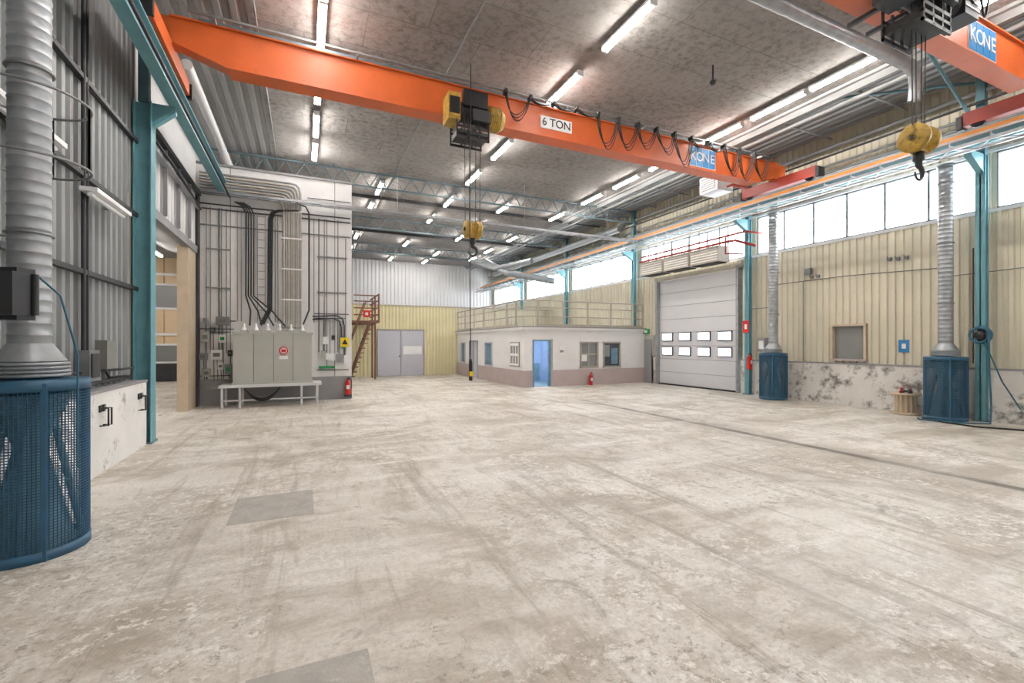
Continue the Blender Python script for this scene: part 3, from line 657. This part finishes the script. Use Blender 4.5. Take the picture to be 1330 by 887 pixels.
for k in range(5): b.box(13.56,13.58,12.0,12.6,7.61+k*.08,7.64+k*.08,'white')
for yy in (12.0,12.6): b.box(13.98,14.02,yy-.02,yy+.02,8.1,8.56,'steel')
b.tube([(14.0,11.8,7.6),(14.0,11.6,7.6),(15.0,11.6,7.6)],.05,'red_orange',8); b.make()

def duct(nm,pts,r,k='galv'):
    P=[]
    for i in range(len(pts)-1):
        a=Vector(pts[i]);c=Vector(pts[i+1]); n=max(2,int((c-a).length/.12))
        for t in range(n): P.append(a.lerp(c,t/n))
    P.append(Vector(pts[-1])); R=[r*(1.035 if i%3==0 else 1) for i in range(len(P))]
    b=B(nm); b.tube(P,R,k,20); b.make()
duct('ventilation_duct',[(2,5.65,8.22),(12.4,5.65,8.22),(12.8,5.68,8.15),(13.0,5.75,7.95),(13.05,5.8,7.6)],.13)
duct('ventilation_duct',[(14.8,19,7.8),(14.8,36,7.8)],.18)
duct('ventilation_duct',[(11.2,29,7.5),(11.8,26.5,6.4),(14.6,25.5,5.9)],.2)
duct('ventilation_duct',[(10.6,30,7.6),(11.4,27.5,6.8),(12.5,24.5,6.9)],.15)
duct('ventilation_duct',[(-2.3,11.8,7.9),(-2.3,17,7.9),(-2.3,36,7.9)],.11,'white_sheet')
b=B('ceiling_pipes')
for (x,z,r,k) in ((15.1,7.3,.05,'steel'),(15.2,7.55,.04,'steel'),(15.15,8.1,.06,'ceil_sheet'),(13.2,8.35,.06,'ceil_sheet'),(14.9,7.75,.035,'darksteel')):
    b.tube([(x,YB+.2,z),(x,37.6,z)],r,k,8)
for k in range(-5,37,2): b.box(13.0,15.4,k-.02,k+.02,8.42,8.46,'plinth')
b.box(12.85,12.97,YB+.1,37.8,8.4,8.6,'ceil_sheet'); b.make()
b=B('ceiling_conduits'); 
for x in (3.2,-.9): b.tube([(x,YB+.2,8.57),(x,37.6,8.57)],.02,'steel',6)
b.make()

b=B('wall_conduit'); 
b.tube([(15.33,12.1,.9),(15.33,12.1,4.4),(15.33,11.9,5.0)],.02,'darksteel',6); b.tube([(15.33,5.6,1.4),(15.33,5.6,4.3)],.015,'darksteel',6); b.tube([(15.34,6.3,3.9),(15.34,8.5,4.0),(15.34,10.9,4.0)],.012,'darksteel',6)
b.tube([(15.34,3.5,3.7),(15.34,6.3,3.65)],.012,'steel',6); b.tube([(15.34,9.9,1.3),(15.34,9.9,4.0)],.015,'steel',6); b.tube([(15.33,12.0,3.2),(15.33,10.9,3.2)],.015,'steel',6)
b.make()
b=B('control_box'); b.box(15.2,15.36,11.2,11.5,1.6,2.1,'plinth'); b.box(15.19,15.2,11.25,11.45,1.7,2.0,'white'); b.box(15.22,15.36,9.6,9.8,4.2,4.4,'steel'); b.make()
for (y,z) in ((7.0,4.3),(7.2,4.3),(7.4,4.32),(4.6,3.9),(9.4,4.1),(9.6,4.1)):
    b=B('wall_hook'); b.box(15.3,15.37,y-.04,y+.04,z-.05,z+.05,'steel'); b.tube([(15.3,y,z),(15.22,y,z-.02),(15.2,y,z+.08)],.012,'steel',6); b.make()
b=B('cable_spool'); x,y=14.75,6.75
b.lathe((x,y,0),[(0,0),(.33,0),(.33,.05),(0,.05)],'wood_pale',28); b.lathe((x,y,0),[(.19,.05),(.19,.52)],'wood_pale',20); b.lathe((x,y,.52),[(0,0),(.33,0),(.33,.05),(0,.05)],'wood_pale',28)
for k in range(12): 
    t=k*math.pi/6; b.tube([(x+.2*math.cos(t),y+.2*math.sin(t),.05),(x+.2*math.cos(t),y+.2*math.sin(t),.52)],.035,'wood_pale',6)
b.make()
b=B('valve_fittings'); 
for dx,dy,k in ((-.1,.05,'red'),(.06,-.08,'red'),(.1,.1,'steel'),(-.05,-.12,'darksteel')): b.lathe((x+dx,y+dy,.57),[(0,0),(.05,0),(.05,.05),(.025,.07),(.025,.12),(0,.12)],k,12)
b.tube([(x-.2,y,.6),(x,y+.02,.62),(x+.2,y-.05,.6)],.022,'darksteel',8); b.ring((x-.1,y+.05,.7),.05,.01,'red',16); b.make()
b=B('air_hose_reel')
for k in range(4): b.ring((14.88-.03*k,5.3,2.1),.2-.01*k,.022,'cable_blue',28,'x')
b.lathe((14.93,5.3,2.1),[(0,-.15),(.1,-.15),(.1,.05),(0,.05)],'darksteel',16,'x'); b.box(14.93,15.0,5.22,5.38,1.95,2.25,'darksteel')
b.tube([(14.78,5.12,2.1),(14.75,5.1,1.2),(14.7,5.05,.4),(14.5,5.0,.03),(14.2,5.3,.02),(13.95,5.75,.02),(13.9,6.1,.02),(14.1,6.2,.02)],.018,'cable_blue',6)
b.tube([(14.78,5.2,1.95),(14.8,4.9,1.0),(14.8,4.6,.4),(14.85,4.4,.5),(14.9,4.25,.9)],.014,'cable_blue',6)
b.tube([(14.2,6.15,.02),(13.9,5.6,.02),(13.8,5.0,.02),(14.1,4.5,.02),(14.3,3.9,.02),(14.5,3.2,.02)],.02,'black',6)
b.make()
b=B('floor_hatch'); b.box(-.74,.1,5.55,6.45,0,.004,'slab_patch'); b.make()
b=B('floor_hatch'); b.box(-.3,.36,2.0,2.95,0,.004,'slab_patch'); b.make()
b=B('security_camera'); b.lathe((9.0,8.0,8.15),[(0,0),(.06,.02),(.08,.08),(.04,.12),(.02,.13),(.02,.48)],'darksteel',16); b.make()

w=bpy.data.worlds.new('World'); S.world=w; w.use_nodes=True
w.node_tree.nodes['Background'].inputs[0].default_value=(.88,.94,1,1); w.node_tree.nodes['Background'].inputs[1].default_value=9
cam=bpy.data.cameras.new('Camera'); co=bpy.data.objects.new('Camera',cam); COL.objects.link(co)
co.location=(0,0,1.9); co.rotation_euler=(math.pi/2,0,-math.radians(24.55)); cam.lens=16; cam.sensor_width=36; cam.shift_y=.0019
S.camera=co
S.view_settings.view_transform='Standard'; S.view_settings.exposure=0.55
